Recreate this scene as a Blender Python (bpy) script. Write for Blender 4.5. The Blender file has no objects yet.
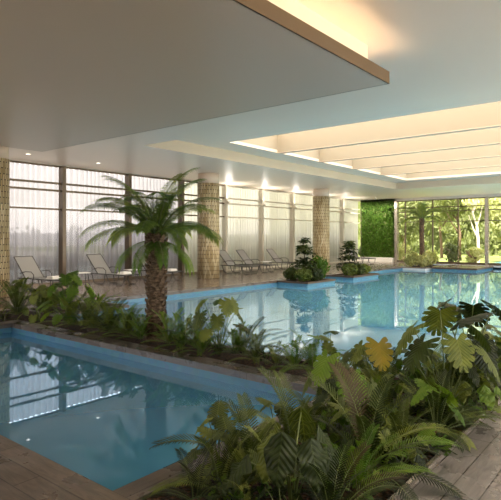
import bpy, math, random
from mathutils import Vector, Matrix, Euler
R = math.radians
rnd = random.Random(7)
scene = bpy.context.scene
col = scene.collection

# ------------------------------------------------------------------ camera
H = 1.75; F = 521.6; TH = R(38.94); CT, ST = math.cos(TH), math.sin(TH)
cam_d = bpy.data.cameras.new('camera'); cam = bpy.data.objects.new('camera', cam_d); col.objects.link(cam)
cam.location = (0, 0, H); cam.rotation_euler = (R(90), 0, TH - R(90))
cam_d.sensor_width = 36; cam_d.lens = F / 501 * 36; cam_d.shift_y = (237 - 250) / 501
cam_d.clip_start = .05; cam_d.clip_end = 500
scene.camera = cam

def at(u, v, z=0.0):
    """ground point seen at picture coordinate (used to measure the place)"""
    d = (H - z) * F / (v - 237); t = (u - 250.5) / F
    return (d * (CT + t * ST), d * (ST - t * CT))
def on_y(u, Y):
    t = (u - 250.5) / F; d = Y / (ST - t * CT); return d * (CT + t * ST)

# ------------------------------------------------------------------ helpers
class MB:
    def __init__(s): s.v = []; s.f = []; s.m = []; s.cur = 0; s.uv = {}
    def poly(s, pts, flip=False):
        n = len(s.v); s.v += [tuple(p) for p in pts]
        idx = list(range(n, n + len(pts)))
        s.f.append(idx[::-1] if flip else idx); s.m.append(s.cur)
    def face(s, idx): s.f.append(idx); s.m.append(s.cur)
    def box(s, x0, y0, z0, x1, y1, z1, M=None):
        n = len(s.v)
        P = [(x0,y0,z0),(x1,y0,z0),(x1,y1,z0),(x0,y1,z0),(x0,y0,z1),(x1,y0,z1),(x1,y1,z1),(x0,y1,z1)]
        if M: P = [tuple(M @ Vector(p)) for p in P]
        s.v += P
        for q in ((0,3,2,1),(4,5,6,7),(0,1,5,4),(1,2,6,5),(2,3,7,6),(3,0,4,7)): s.face([n+i for i in q])
    def tube(s, pts, r, seg=6, caps=True):
        pts = [Vector(p) for p in pts]; rings = []
        rr = r if isinstance(r, (list, tuple)) else [r] * len(pts)
        for i, p in enumerate(pts):
            t = (pts[min(i+1, len(pts)-1)] - pts[max(i-1, 0)]).normalized()
            a = Vector((0,0,1)) if abs(t.z) < .9 else Vector((1,0,0))
            x = t.cross(a).normalized(); y = t.cross(x).normalized()
            n = len(s.v)
            for k in range(seg):
                w = 2*math.pi*k/seg; s.v.append(tuple(p + (x*math.cos(w) + y*math.sin(w)) * rr[i]))
            rings.append(n)
        for a, b in zip(rings, rings[1:]):
            for k in range(seg): s.face([a+k, a+(k+1)%seg, b+(k+1)%seg, b+k])
        if caps: s.face([rings[0]+k for k in range(seg)][::-1]); s.face([rings[-1]+k for k in range(seg)])
    def lathe(s, prof, seg=24, cx=0, cy=0):
        rings = []
        for (r, z) in prof:
            n = len(s.v); rings.append(n)
            for k in range(seg):
                w = 2*math.pi*k/seg; s.v.append((cx + r*math.cos(w), cy + r*math.sin(w), z))
        for a, b in zip(rings, rings[1:]):
            for k in range(seg): s.face([a+k, a+(k+1)%seg, b+(k+1)%seg, b+k])
        s.face([rings[0]+k for k in range(seg)][::-1]); s.face([rings[-1]+k for k in range(seg)])
    def mesh(s, name, mats, smooth=False):
        me = bpy.data.meshes.new(name); me.from_pydata(s.v, [], s.f)
        for m in (mats if isinstance(mats, (list, tuple)) else [mats]): me.materials.append(m)
        me.polygons.foreach_set('material_index', s.m)
        if s.uv:
            ul = me.uv_layers.new(name='blade'); 
            for lp in me.loops: ul.data[lp.index].uv = s.uv.get(lp.vertex_index, (0, 0))
        if smooth: me.polygons.foreach_set('use_smooth', [True]*len(s.f))
        me.update(); return me
    def build(s, name, mats, parent=None, smooth=False, loc=None):
        return link(name, s.mesh(name, mats, smooth), parent, loc)
def link(name, me, parent=None, loc=None):
    o = bpy.data.objects.new(name, me); col.objects.link(o)
    if parent: o.parent = parent
    if loc: o.location = loc
    return o
def tag(o, label, cat, group=None, kind=None):
    o['label'] = label; o['category'] = cat
    if group: o['group'] = group
    if kind: o['kind'] = kind
    return o
def empty(name, loc=(0,0,0), rz=0):
    o = bpy.data.objects.new(name, None); col.objects.link(o); o.location = loc; o.rotation_euler = (0,0,rz)
    o.empty_display_size = .1; return o
def struct(o): o['kind'] = 'structure'; return o
def sbox(name, mat, x0, y0, z0, x1, y1, z1, parent=None):
    m = MB(); m.box(x0,y0,z0,x1,y1,z1); o = m.build(name, mat, parent)
    return o if parent else struct(o)
def copy_tree(o, parent=None):
    c = o.copy(); col.objects.link(c); c.parent = parent
    for ch in list(o.children): copy_tree(ch, c)
    return c

# ------------------------------------------------------------------ materials
def srgb(r, g, b): 
    f = lambda c: (c/255/12.92) if c/255 <= .04045 else ((c/255+.055)/1.055)**2.4
    return (f(r), f(g), f(b), 1)
def mat(name, color, rough=.5, metal=0, spec=.5, emis=None, estr=0):
    m = bpy.data.materials.new(name); m.use_nodes = True; b = m.node_tree.nodes['Principled BSDF']
    b.inputs['Base Color'].default_value = color; b.inputs['Roughness'].default_value = rough
    b.inputs['Metallic'].default_value = metal; b.inputs['Specular IOR Level'].default_value = spec
    if emis: b.inputs['Emission Color'].default_value = emis; b.inputs['Emission Strength'].default_value = estr
    return m
def nd(m, t, **k):
    n = m.node_tree.nodes.new(t)
    for a, v in k.items():
        if hasattr(n, a): setattr(n, a, v)
        else: n.inputs[a.replace('_', ' ')].default_value = v
    return n
def lk(m, a, b): m.node_tree.links.new(a, b)
def coords(m, scale=(1,1,1), rot=(0,0,0)):
    tc = nd(m, 'ShaderNodeTexCoord'); mp = nd(m, 'ShaderNodeMapping'); mp.inputs['Scale'].default_value = scale
    mp.inputs['Rotation'].default_value = rot; lk(m, tc.outputs['Object'], mp.inputs['Vector']); return mp.outputs['Vector']
def ramp(m, fac, stops):
    r = nd(m, 'ShaderNodeValToRGB'); e = r.color_ramp.elements
    while len(e) < len(stops): e.new(.5)
    for q, (p, c) in zip(e, stops): q.position = p; q.color = c
    lk(m, fac, r.inputs['Fac']); return r.outputs['Color']
def bump(m, h, strength=.3, dist=.01):
    b = nd(m, 'ShaderNodeBump'); b.inputs['Strength'].default_value = strength; b.inputs['Distance'].default_value = dist
    lk(m, h, b.inputs['Height']); lk(m, b.outputs['Normal'], m.node_tree.nodes['Principled BSDF'].inputs['Normal'])
def mixc(m, fac, a, b, mode='MIX'):
    n = nd(m, 'ShaderNodeMix', data_type='RGBA', blend_type=mode)
    for s, v in ((0, fac), (6, a), (7, b)):
        if isinstance(v, (float, int, tuple)): n.inputs[s].default_value = v
        else: lk(m, v, n.inputs[s])
    return n.outputs[2]
def P(m): return m.node_tree.nodes['Principled BSDF']

def deck_mat(name, c1, c2, cg, rz, rough=(.25, .5), w=.19, blot=.5):
    m = mat(name, c1, .4, spec=.5)
    v = coords(m, (1,1,1), (0,0,rz))
    br = nd(m, 'ShaderNodeTexBrick'); br.offset = .37; lk(m, v, br.inputs['Vector'])
    br.inputs['Color1'].default_value = c1; br.inputs['Color2'].default_value = c2; br.inputs['Mortar'].default_value = cg
    br.inputs['Scale'].default_value = 1; br.inputs['Mortar Size'].default_value = .005; br.inputs['Mortar Smooth'].default_value = .1
    br.inputs['Brick Width'].default_value = 1.8; br.inputs['Row Height'].default_value = w
    v2 = coords(m, (1,1,1), (0,0,rz)); mp = nd(m, 'ShaderNodeMapping'); mp.inputs['Scale'].default_value = (2.2, 14, 8); lk(m, v2, mp.inputs['Vector'])
    n1 = nd(m, 'ShaderNodeTexNoise', Scale=1.6, Detail=8.0, Roughness=.65, Distortion=1.2); lk(m, mp.outputs['Vector'], n1.inputs['Vector'])
    n2 = nd(m, 'ShaderNodeTexNoise', Scale=2.3, Detail=5.0, Roughness=.6); lk(m, v, n2.inputs['Vector'])
    g = ramp(m, n1.outputs['Fac'], [(.35, (.62,.62,.62,1)), (.62, (1.15,1.13,1.1,1))])
    c = mixc(m, blot, br.outputs['Color'], g, 'MULTIPLY')
    lk(m, c, P(m).inputs['Base Color'])
    ro = nd(m, 'ShaderNodeMapRange'); ro.inputs[3].default_value = rough[0]; ro.inputs[4].default_value = rough[1]
    ro.inputs[1].default_value = .35; ro.inputs[2].default_value = .65
    lk(m, n2.outputs['Fac'], ro.inputs[0]); lk(m, ro.outputs[0], P(m).inputs['Roughness'])
    mm = nd(m, 'ShaderNodeMath', operation='SUBTRACT'); lk(m, n1.outputs['Fac'], mm.inputs[0]); lk(m, br.outputs['Fac'], mm.inputs[1])
    bump(m, mm.outputs[0], .35, .006)
    return m
M = {}
M['deck_near'] = deck_mat('near_deck_stone', srgb(122,110,99), srgb(98,88,79), srgb(60,54,48), R(90), (.22,.5), .2, .9)
M['deck_side'] = deck_mat('side_deck_stone', srgb(126,122,120), srgb(110,106,104), srgb(60,56,54), 0, (.2,.42), .2, .55)
M['deck_far'] = deck_mat('far_deck_stone', srgb(140,126,114), srgb(122,110,100), srgb(90,82,74), 0, (.1,.25), .3, .3)
M['coping'] = deck_mat('coping_stone', srgb(104,94,88), srgb(92,83,78), srgb(56,50,46), R(90), (.2,.4), .15, .6)
M['coping_x'] = deck_mat('coping_stone_lengthwise', srgb(104,94,88), srgb(92,83,78), srgb(56,50,46), 0, (.2,.4), .15, .6)
M['coping_side'] = mat('coping_edge', srgb(74,60,50), .45)
M['white_side'] = mat('white_stone_edge', srgb(205,212,218), .5)
def tile_mat(name, c, s=.05):
    m = mat(name, c, .25); v = coords(m)
    n = nd(m, 'ShaderNodeTexVoronoi', Scale=9.0); n.distance = 'CHEBYCHEV'; lk(m, v, n.inputs['Vector'])
    k = mixc(m, .16, c, n.outputs['Color'], 'MULTIPLY'); lk(m, k, P(m).inputs['Base Color']); return m
M['tile'] = tile_mat('pool_blue_tile', srgb(88,134,162))
M['tile_floor'] = tile_mat('pool_floor_tile', srgb(90,160,205))
M['tile_main'] = tile_mat('main_pool_floor_tile', srgb(160,214,240))
M['tile_small'] = tile_mat('small_pool_floor_tile', srgb(96,160,200))

def mirrorness(m, f0, ex):
    g = nd(m, 'ShaderNodeNewGeometry'); d = nd(m, 'ShaderNodeVectorMath', operation='DOT_PRODUCT'); lk(m, g.outputs['Incoming'], d.inputs[0]); lk(m, g.outputs['Normal'], d.inputs[1])
    a = nd(m, 'ShaderNodeMath', operation='ABSOLUTE'); lk(m, d.outputs['Value'], a.inputs[0])
    b = nd(m, 'ShaderNodeMath', operation='SUBTRACT'); b.inputs[0].default_value = 1; lk(m, a.outputs[0], b.inputs[1])
    c = nd(m, 'ShaderNodeMath', operation='POWER'); lk(m, b.outputs[0], c.inputs[0]); c.inputs[1].default_value = ex
    e = nd(m, 'ShaderNodeMath', operation='MULTIPLY_ADD'); lk(m, c.outputs[0], e.inputs[0]); e.inputs[1].default_value = 1-f0; e.inputs[2].default_value = f0
    return e
def water(name, tint, ior, bs, scale, body, gtint):
    m = bpy.data.materials.new(name); m.use_nodes = True; nt = m.node_tree; nt.nodes.clear()
    out = nd(m, 'ShaderNodeOutputMaterial'); mix = nd(m, 'ShaderNodeMixShader'); fr = mirrorness(m, .03, ior)
    tr = nd(m, 'ShaderNodeBsdfTransparent'); tr.inputs['Color'].default_value = tint
    gl = nd(m, 'ShaderNodeBsdfGlossy'); gl.inputs['Roughness'].default_value = .012; gl.inputs['Color'].default_value = gtint
    v = coords(m, scale); n = nd(m, 'ShaderNodeTexNoise', Scale=1.0, Detail=2.0, Roughness=.4); lk(m, v, n.inputs['Vector'])
    b = nd(m, 'ShaderNodeBump'); b.inputs['Strength'].default_value = bs; b.inputs['Distance'].default_value = .02
    lk(m, n.outputs['Fac'], b.inputs['Height']); lk(m, b.outputs['Normal'], gl.inputs['Normal'])
    df = nd(m, 'ShaderNodeBsdfDiffuse'); df.inputs['Color'].default_value = body; m2 = nd(m, 'ShaderNodeMixShader'); m2.inputs[0].default_value = .56
    lk(m, tr.outputs[0], m2.inputs[1]); lk(m, df.outputs[0], m2.inputs[2])
    lk(m, fr.outputs[0], mix.inputs[0]); lk(m, m2.outputs[0], mix.inputs[1]); lk(m, gl.outputs[0], mix.inputs[2]); lk(m, mix.outputs[0], out.inputs[0])
    return m
M['water_small'] = water('small_pool_water', (.78,.88,.94,1), 3.4, .03, (1.6,1.6,1), srgb(98,178,226), (.62,.80,1,1))
M['water_main'] = water('main_pool_water', (.84,.93,.97,1), 3.9, .06, (1.8,1.8,1), srgb(118,194,240), (.80,.92,1,1))
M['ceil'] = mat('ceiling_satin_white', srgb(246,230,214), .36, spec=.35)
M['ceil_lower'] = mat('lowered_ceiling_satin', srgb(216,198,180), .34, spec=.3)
M['fascia'] = mat('fascia_taupe', srgb(112,92,68), .5)
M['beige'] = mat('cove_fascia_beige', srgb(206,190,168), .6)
M['cream'] = mat('coffer_cream', srgb(236,228,212), .7)
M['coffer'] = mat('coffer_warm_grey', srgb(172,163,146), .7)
M['glow'] = mat('luminous_ceiling_panel', srgb(250,225,180), .6, emis=(1,.84,.68,1), estr=1.5)
M['led'] = mat('warm_led', (1,.8,.5,1), .6, emis=(1,.78,.52,1), estr=5)
M['lamp'] = mat('downlight_lens', (1,1,1,1), .4, emis=(1,.88,.72,1), estr=1.3)
M['white'] = mat('white_paint', srgb(226,222,214), .5)
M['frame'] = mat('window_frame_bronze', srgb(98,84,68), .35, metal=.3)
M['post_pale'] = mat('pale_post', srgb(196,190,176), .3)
M['chrome'] = mat('post_metal', srgb(178,170,158), .25, metal=.8)
M['soil'] = mat('bark_mulch', srgb(70,48,34), .9)
v = coords(M['soil']); n = nd(M['soil'], 'ShaderNodeTexVoronoi', Scale=28.0); lk(M['soil'], v, n.inputs['Vector'])
lk(M['soil'], ramp(M['soil'], n.outputs['Distance'], [(0, srgb(104,70,46)), (.6, srgb(34,24,18))]), P(M['soil']).inputs['Base Color']); bump(M['soil'], n.outputs['Distance'], 1, .03)

# sheer curtain: translucent cloth that lets part of the view through
def sheer(name, c, clear):
    m = bpy.data.materials.new(name); m.use_nodes = True; nt = m.node_tree; nt.nodes.clear()
    out = nd(m, 'ShaderNodeOutputMaterial'); a = nd(m, 'ShaderNodeMixShader'); b = nd(m, 'ShaderNodeMixShader')
    tl = nd(m, 'ShaderNodeBsdfTranslucent', Color=c); df = nd(m, 'ShaderNodeBsdfDiffuse', Color=c); tr = nd(m, 'ShaderNodeBsdfTransparent')
    tr.inputs['Color'].default_value = (.95,.95,.95,1)
    b.inputs[0].default_value = .3; lk(m, tl.outputs[0], b.inputs[1]); lk(m, df.outputs[0], b.inputs[2])
    a.inputs[0].default_value = clear; lk(m, b.outputs[0], a.inputs[1]); lk(m, tr.outputs[0], a.inputs[2]); lk(m, a.outputs[0], out.inputs[0]); return m
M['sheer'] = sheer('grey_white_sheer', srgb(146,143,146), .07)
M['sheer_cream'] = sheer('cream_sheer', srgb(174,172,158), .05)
def glass():
    m = bpy.data.materials.new('window_glass'); m.use_nodes = True; m.node_tree.nodes.clear()
    out = nd(m, 'ShaderNodeOutputMaterial'); a = nd(m, 'ShaderNodeMixShader'); fr = mirrorness(m, .03, 5)
    tr = nd(m, 'ShaderNodeBsdfTransparent'); gl = nd(m, 'ShaderNodeBsdfGlossy'); gl.inputs['Roughness'].default_value = .02
    lk(m, fr.outputs[0], a.inputs[0]); lk(m, tr.outputs[0], a.inputs[1]); lk(m, gl.outputs[0], a.inputs[2]); lk(m, a.outputs[0], out.inputs[0]); return m
M['glass'] = glass()
M['paving'] = mat('pale_paving', srgb(214,208,196), .8)

def leaf_mat(name, c1, c2, c3, rough=.5, trans=.26, spec=.32, ns=9.0):
    m = mat(name, c1, rough, spec=spec); p = P(m); oi = nd(m, 'ShaderNodeObjectInfo')
    v = coords(m); n = nd(m, 'ShaderNodeTexNoise', Scale=ns, Detail=4.0); lk(m, v, n.inputs['Vector'])
    ad = nd(m, 'ShaderNodeMath', operation='MULTIPLY_ADD'); lk(m, n.outputs['Fac'], ad.inputs[0]); ad.inputs[1].default_value = .9
    sb = nd(m, 'ShaderNodeMath', operation='MULTIPLY_ADD'); lk(m, oi.outputs['Random'], sb.inputs[0]); sb.inputs[1].default_value = .8; sb.inputs[2].default_value = -.35
    lk(m, sb.outputs[0], ad.inputs[2])
    c = ramp(m, ad.outputs[0], [(.1, c1), (.5, c2), (.95, c3)])
    uvn = nd(m, 'ShaderNodeUVMap'); sx = nd(m, 'ShaderNodeSeparateXYZ'); lk(m, uvn.outputs[0], sx.inputs[0])
    f1 = nd(m, 'ShaderNodeMath', operation='SUBTRACT'); lk(m, sx.outputs['Y'], f1.inputs[0]); f1.inputs[1].default_value = .5
    f2 = nd(m, 'ShaderNodeMath', operation='ABSOLUTE'); lk(m, f1.outputs[0], f2.inputs[0])
    f3 = nd(m, 'ShaderNodeMath', operation='MULTIPLY_ADD'); lk(m, f2.outputs[0], f3.inputs[0]); f3.inputs[1].default_value = -.9; lk(m, sx.outputs['X'], f3.inputs[2])
    f4 = nd(m, 'ShaderNodeMath', operation='MULTIPLY'); lk(m, f3.outputs[0], f4.inputs[0]); f4.inputs[1].default_value = 7.5
    f5 = nd(m, 'ShaderNodeMath', operation='PINGPONG'); lk(m, f4.outputs[0], f5.inputs[0]); f5.inputs[1].default_value = .5
    g1 = nd(m, 'ShaderNodeMath', operation='LESS_THAN'); lk(m, f5.outputs[0], g1.inputs[0]); g1.inputs[1].default_value = .09
    g2 = nd(m, 'ShaderNodeMath', operation='LESS_THAN'); lk(m, f2.outputs[0], g2.inputs[0]); g2.inputs[1].default_value = .015
    g3 = nd(m, 'ShaderNodeMath', operation='MAXIMUM'); lk(m, g1.outputs[0], g3.inputs[0]); lk(m, g2.outputs[0], g3.inputs[1])
    g4 = nd(m, 'ShaderNodeMath', operation='GREATER_THAN'); lk(m, sx.outputs['X'], g4.inputs[0]); g4.inputs[1].default_value = .05
    g5 = nd(m, 'ShaderNodeMath', operation='MULTIPLY'); lk(m, g3.outputs[0], g5.inputs[0]); lk(m, g4.outputs[0], g5.inputs[1])
    g6 = nd(m, 'ShaderNodeMath', operation='MULTIPLY'); lk(m, g5.outputs[0], g6.inputs[0]); g6.inputs[1].default_value = .55
    c = mixc(m, g6.outputs[0], c, c3); lk(m, c, p.inputs['Base Color']); bump(m, f5.outputs[0], .9, .012)
    tl = nd(m, 'ShaderNodeBsdfTranslucent'); lk(m, mixc(m, 1.0, c, (1.35,1.4,.7,1), 'MULTIPLY'), tl.inputs['Color'])
    mx = nd(m, 'ShaderNodeMixShader'); mx.inputs[0].default_value = trans; out = m.node_tree.nodes['Material Output']
    lk(m, p.outputs[0], mx.inputs[1]); lk(m, tl.outputs[0], mx.inputs[2]); lk(m, mx.outputs[0], out.inputs[0]); return m
M['leaf_dark'] = leaf_mat('deep_green_leaf', srgb(28,38,18), srgb(42,56,24), srgb(66,80,36))
M['leaf_mid'] = leaf_mat('mid_green_leaf', srgb(50,62,26), srgb(80,94,38), srgb(126,136,62))
M['leaf_lime'] = leaf_mat('fresh_green_leaf', srgb(62,92,28), srgb(88,120,36), srgb(116,140,52), trans=.35)
M['leaf_yellow'] = leaf_mat('yellowing_leaf', srgb(96,100,34), srgb(140,130,42), srgb(160,134,50))
M['leaf_brown'] = leaf_mat('dry_brown_frond', srgb(50,42,24), srgb(62,52,30), srgb(74,62,38), .6, .1)
M['palm_leaf'] = leaf_mat('palm_leaf_green', srgb(78,98,50), srgb(112,132,66), srgb(160,170,96), .42, .5)
M['stem'] = mat('green_stem', srgb(98,112,58), .5)
M['stem_dark'] = mat('dark_stem', srgb(70,62,40), .6)
M['garden_leaf'] = leaf_mat('garden_leaf', srgb(112,120,70), srgb(156,160,104), srgb(206,202,156), .6, .35)
M['garden_dark'] = leaf_mat('garden_dark_leaf', srgb(62,72,40), srgb(96,106,62), srgb(140,146,94), .6, .3)
M['wall_leaf'] = leaf_mat('living_wall_leaf', srgb(64,96,34), srgb(114,144,58), srgb(196,208,124), .5, .3)
M['trunk_pale'] = mat('pale_bark', srgb(196,184,160), .8)
M['trunk_brown'] = mat('brown_bark', srgb(104,84,62), .9)
m = M['palm_bark'] = mat('palm_bark', srgb(112,88,66), .9); v = coords(m, (9,9,22)); n = nd(m, 'ShaderNodeTexNoise', Scale=1.4, Detail=6.0, Roughness=.7); lk(m, v, n.inputs['Vector'])
lk(m, ramp(m, n.outputs['Fac'], [(.3, srgb(40,30,23)), (.5, srgb(96,77,60)), (.7, srgb(150,128,102))]), P(m).inputs['Base Color']); bump(m, n.outputs['Fac'], .6, .02)

# column cladding: slim upright gilt and bone mosaic staves
def column_mat():
    m = mat('column_mosaic', srgb(180,160,120), .45); tc = nd(m, 'ShaderNodeTexCoord'); sp = nd(m, 'ShaderNodeSeparateXYZ'); lk(m, tc.outputs['Object'], sp.inputs[0])
    at2 = nd(m, 'ShaderNodeMath', operation='ARCTAN2'); lk(m, sp.outputs['Y'], at2.inputs[0]); lk(m, sp.outputs['X'], at2.inputs[1])
    cb = nd(m, 'ShaderNodeCombineXYZ'); lk(m, sp.outputs['Z'], cb.inputs['X'])
    nz = nd(m, 'ShaderNodeTexNoise', Scale=3.0, Detail=2.0); lk(m, tc.outputs['Object'], nz.inputs['Vector'])
    a = nd(m, 'ShaderNodeMath', operation='MULTIPLY_ADD'); lk(m, nz.outputs['Fac'], a.inputs[0]); a.inputs[1].default_value = .22; lk(m, at2.outputs[0], a.inputs[2])
    lk(m, a.outputs[0], cb.inputs['Y'])
    br = nd(m, 'ShaderNodeTexBrick'); br.offset = .5; lk(m, cb.outputs[0], br.inputs['Vector'])
    br.inputs['Color1'].default_value = srgb(222,208,172); br.inputs['Color2'].default_value = srgb(172,150,106); br.inputs['Mortar'].default_value = srgb(72,58,38)
    br.inputs['Scale'].default_value = 1; br.inputs['Mortar Size'].default_value = .018; br.inputs['Mortar Smooth'].default_value = .4; br.inputs['Brick Width'].default_value = .34; br.inputs['Row Height'].default_value = .125
    lk(m, br.outputs['Color'], P(m).inputs['Base Color'])
    iv = nd(m, 'ShaderNodeMath', operation='SUBTRACT'); iv.inputs[0].default_value = 1; lk(m, br.outputs['Fac'], iv.inputs[1]); bump(m, iv.outputs[0], .8, .03); return m
M['column'] = column_mat()

# ------------------------------------------------------------------ setting: levels
CZ = 4.44; LZ = 4.79; XW = 34.9; YW = 17.8; XB = -5; YR = -7
FT = -.09
WS, WM = -.19, -.18
sbox('floor_near_deck', M['deck_near'], XB, YR, FT, 2.2, 12.4, 0)
sbox('floor_side_deck', M['deck_side'], 2.2, YR, FT, XW, 1.42, 0)
sbox('floor_far_deck', M['deck_far'], XB, 12.55, FT, XW, YW, 0)
sbox('floor_left_deck', M['deck_far'], 2.2, 10.76, FT, 3.6, 12.55, 0)
sbox('floor_end_deck', M['deck_far'], 33.9, 1.42, FT, XW, 12.55, 0)
sbox('floor_slab', M['white'], XB, YR, -1.6, XW, YW, -1.45)
# copings
sbox('trim_1', M['coping'], 5.2, 2.78, FT, 5.5, 10.76, 0)
sbox('trim_2', M['coping_x'], 2.2, 2.78, FT, 5.2, 3.0, 0)
sbox('trim_3', M['coping_x'], 2.2, 10.46, FT, 5.2, 10.76, 0)
sbox('trim_4', M['coping_side'], 6.2, 2.2, FT, 6.3, 10.9, .0)
sbox('trim_5', M['coping_x'], XB, 12.4, FT, 33.9, 12.55, 0)
sbox('trim_6', M['coping_x'], 6.3, 2.2, FT, 33.9, 2.3, 0)
sbox('trim_7', M['chrome'], 2.2, 1.42, FT, 14, 1.45, .03)
sbox('floor_right_deck', M['deck_side'], 14, 1.42, FT, 33.9, 2.2, 0)
sbox('trim_8', M['white_side'], 33.8, 2.3, -.3, 33.9, 12.4, 0)
# soil beds
sbox('ground_bed', M['soil'], 2.2, 1.45, -.2, 14, 2.2, -.03)
sbox('ground_bed_corner', M['soil'], 2.2, 2.2, -.2, 6.2, 2.78, -.03)
sbox('ground_bed_strip', M['soil'], 5.5, 2.78, -.2, 6.2, 10.76, -.03)
sbox('ground_bed_left', M['soil'], 3.6, 10.76, -.2, 6.2, 12.4, -.03)
# pool shells
def shell(name, mw, mf, x0, y0, x1, y1, z0):
    m = MB(); e = .02
    m.box(x0-e, y0-e, z0, x0, y1+e, FT); m.box(x1, y0-e, z0, x1+e, y1+e, FT); m.box(x0, y0-e, z0, x1, y0, FT); m.box(x0, y1, z0, x1, y1+e, FT)
    struct(m.build(name + '_wall', mw))
    sbox(name + '_floor', mf, x0, y0, z0-.02, x1, y1, z0)
shell('small_pool', M['tile'], M['tile_small'], 2.2, 3.0, 5.2, 10.46, -1.2)
shell('main_pool', M['tile'], M['tile_main'], 6.3, 2.3, 33.8, 12.4, -1.3)
sbox('pool_step_floor', M['tile_main'], 6.3, 2.3, -1.4, 13.5, 5.2, -.75)
def wplane(name, mt, x0, y0, x1, y1, z):
    m = MB(); m.poly([(x0,y0,z),(x1,y0,z),(x1,y1,z),(x0,y1,z)]); return struct(m.build(name, mt))
wplane('small_pool_water', M['water_small'], 2.2, 3.0, 5.2, 10.46, WS)
wplane('main_pool_water', M['water_main'], 6.3, 2.3, 33.8, 12.4, WM)

# peninsula planters standing in the main pool
def planter(x0, y0, x1, y1, label, side='tile', top='coping_side', deck=False):
    t = empty('pool_planter', ((x0+x1)/2, (y0+y1)/2, 0)); tag(t, label, 'planter'); cx, cy = t.location.x, t.location.y
    a, b, c, d = x0-cx, y0-cy, x1-cx, y1-cy
    m = MB(); m.box(a+.03, b+.03, -1.4, c-.03, d, FT+.02); m.build('body', M[side], t)
    if deck: 
        m = MB(); m.box(a, b, FT+.02, c, d, .0); m.build('deck_slab', [M['deck_far']], t)
        m = MB(); m.box(a-.01, b-.01, FT, c+.01, b, -.01); m.box(a-.01, b, FT, a, d, -.01); m.build('edge_trim', M['coping_side'], t)
        return t
    m = MB(); w = .14; z1 = .0
    m.box(a, b, FT+.02, c, b+w, z1); m.box(a, d-w, FT+.02, c, d, z1); m.box(a, b+w, FT+.02, a+w, d-w, z1); m.box(c-w, b+w, FT+.02, c, d-w, z1); m.build('rim', M[top], t)
    m = MB(); m.box(a+w, b+w, FT, c-w, d-w, -.02); m.build('soil', M['soil'], t)
    return t
planter(6.32, 10.9, 8.5, 12.38, 'blue-sided planter box behind the small pool, left of the palm trunk')
planter(17.0, 10.9, 19.15, 12.38, 'blue-tiled planter box jutting into the main pool before the second column')
planter(20.9, 11.0, 23.5, 12.38, 'blue-tiled planter box jutting into the pool beyond the second column')
planter(29.6, 11.0, 32.6, 12.38, 'white-sided planter box at the end of the pool holding a palm', 'white_side', 'deck_far')
t = planter(30.3, 8.4, 33.75, 10.9, 'flat blue-sided stone island in the far end of the pool', deck=True); t.name = 'pool_island'; t['category'] = 'platform'

# ------------------------------------------------------------------ ceiling
RX0, RX1, RY0, RY1 = 9.95, 28.05, -3.5, 12.1
BX0, BX1, BY0, BY1 = 12.6, 27.0, -2.5, 11.07
m = MB()
T = 5.0
m.box(XB, YR, CZ, RX0, YW, T); m.box(RX1, YR, CZ, XW, YW, T); m.box(RX0, RY1, CZ, RX1, YW, T); m.box(RX0, YR, CZ, RX1, RY0, T)
struct(m.build('ceiling', M['ceil']))
m = MB(); e = .015
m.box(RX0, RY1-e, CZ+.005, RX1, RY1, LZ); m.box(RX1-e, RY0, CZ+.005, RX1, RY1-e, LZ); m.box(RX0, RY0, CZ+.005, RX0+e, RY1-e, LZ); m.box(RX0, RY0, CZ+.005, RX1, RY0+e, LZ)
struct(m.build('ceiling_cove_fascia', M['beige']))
m = MB(); m.box(RX0+e, RY0+e, LZ, BX0, RY1-e, LZ+.1); m.box(BX1, RY0+e, LZ, RX1-e, RY1-e, LZ+.1); m.box(BX0, BY1, LZ, BX1, RY1-e, LZ+.1); m.box(BX0, RY0+e, LZ, BX1, BY0, LZ+.1)
struct(m.build('ceiling_cove_ledge', M['ceil']))
m = MB(); TZ = 5.6
m.box(BX0-.03, BY0, LZ+.1, BX0, BY1, TZ); m.box(BX1, BY0, LZ+.1, BX1+.03, BY1, TZ); m.box(BX0, BY1, LZ+.1, BX1, BY1+.03, TZ); m.box(BX0, BY0-.03, LZ+.1, BX1, BY0, TZ)
struct(m.build('ceiling_coffer_side', M['coffer']))
sbox('ceiling_luminous_panel', M['glow'], BX0, BY0, TZ, BX1, BY1, TZ+.03)
for x in (15.35, 18.2, 21.05, 23.9):
    m = MB(); m.box(x-.11, BY0, LZ+.002, x+.11, BY1, TZ-.02); struct(m.build('ceiling_beam', M['coffer']))
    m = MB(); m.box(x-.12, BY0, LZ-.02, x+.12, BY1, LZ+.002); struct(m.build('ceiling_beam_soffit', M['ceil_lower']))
# lowered ceiling over the small pool with its light cove
SX, SY0, SY1, SZ = 6.95, 3.1, 12.4, 3.91
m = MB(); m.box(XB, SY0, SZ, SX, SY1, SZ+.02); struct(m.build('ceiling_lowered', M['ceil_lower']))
m = MB(); m.box(XB, SY0, SZ+.0, SX, SY0+.02, SZ+.17); m.box(SX-.02, SY0+.02, SZ, SX, SY1, SZ+.17); m.box(XB, SY1-.02, SZ, SX-.02, SY1, SZ+.17)
m.v = [(x + (.002 if x > 6 else 0), y - (.002 if y < 4 else 0), z) for x, y, z in m.v]
struct(m.build('ceiling_lowered_fascia', M['fascia']))
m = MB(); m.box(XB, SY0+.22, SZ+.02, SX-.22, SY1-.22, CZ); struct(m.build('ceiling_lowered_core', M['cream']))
m = MB(); m.box(XB, SY0+.12, SZ+.03, SX-.13, SY0+.15, SZ+.05); m.box(SX-.15, SY0+.15, SZ+.03, SX-.12, SY1-.15, SZ+.05)
tag(m.build('cove_light_strip', M['led']), 'warm light strip hidden on the ledge of the lowered ceiling', 'light strip')
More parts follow.
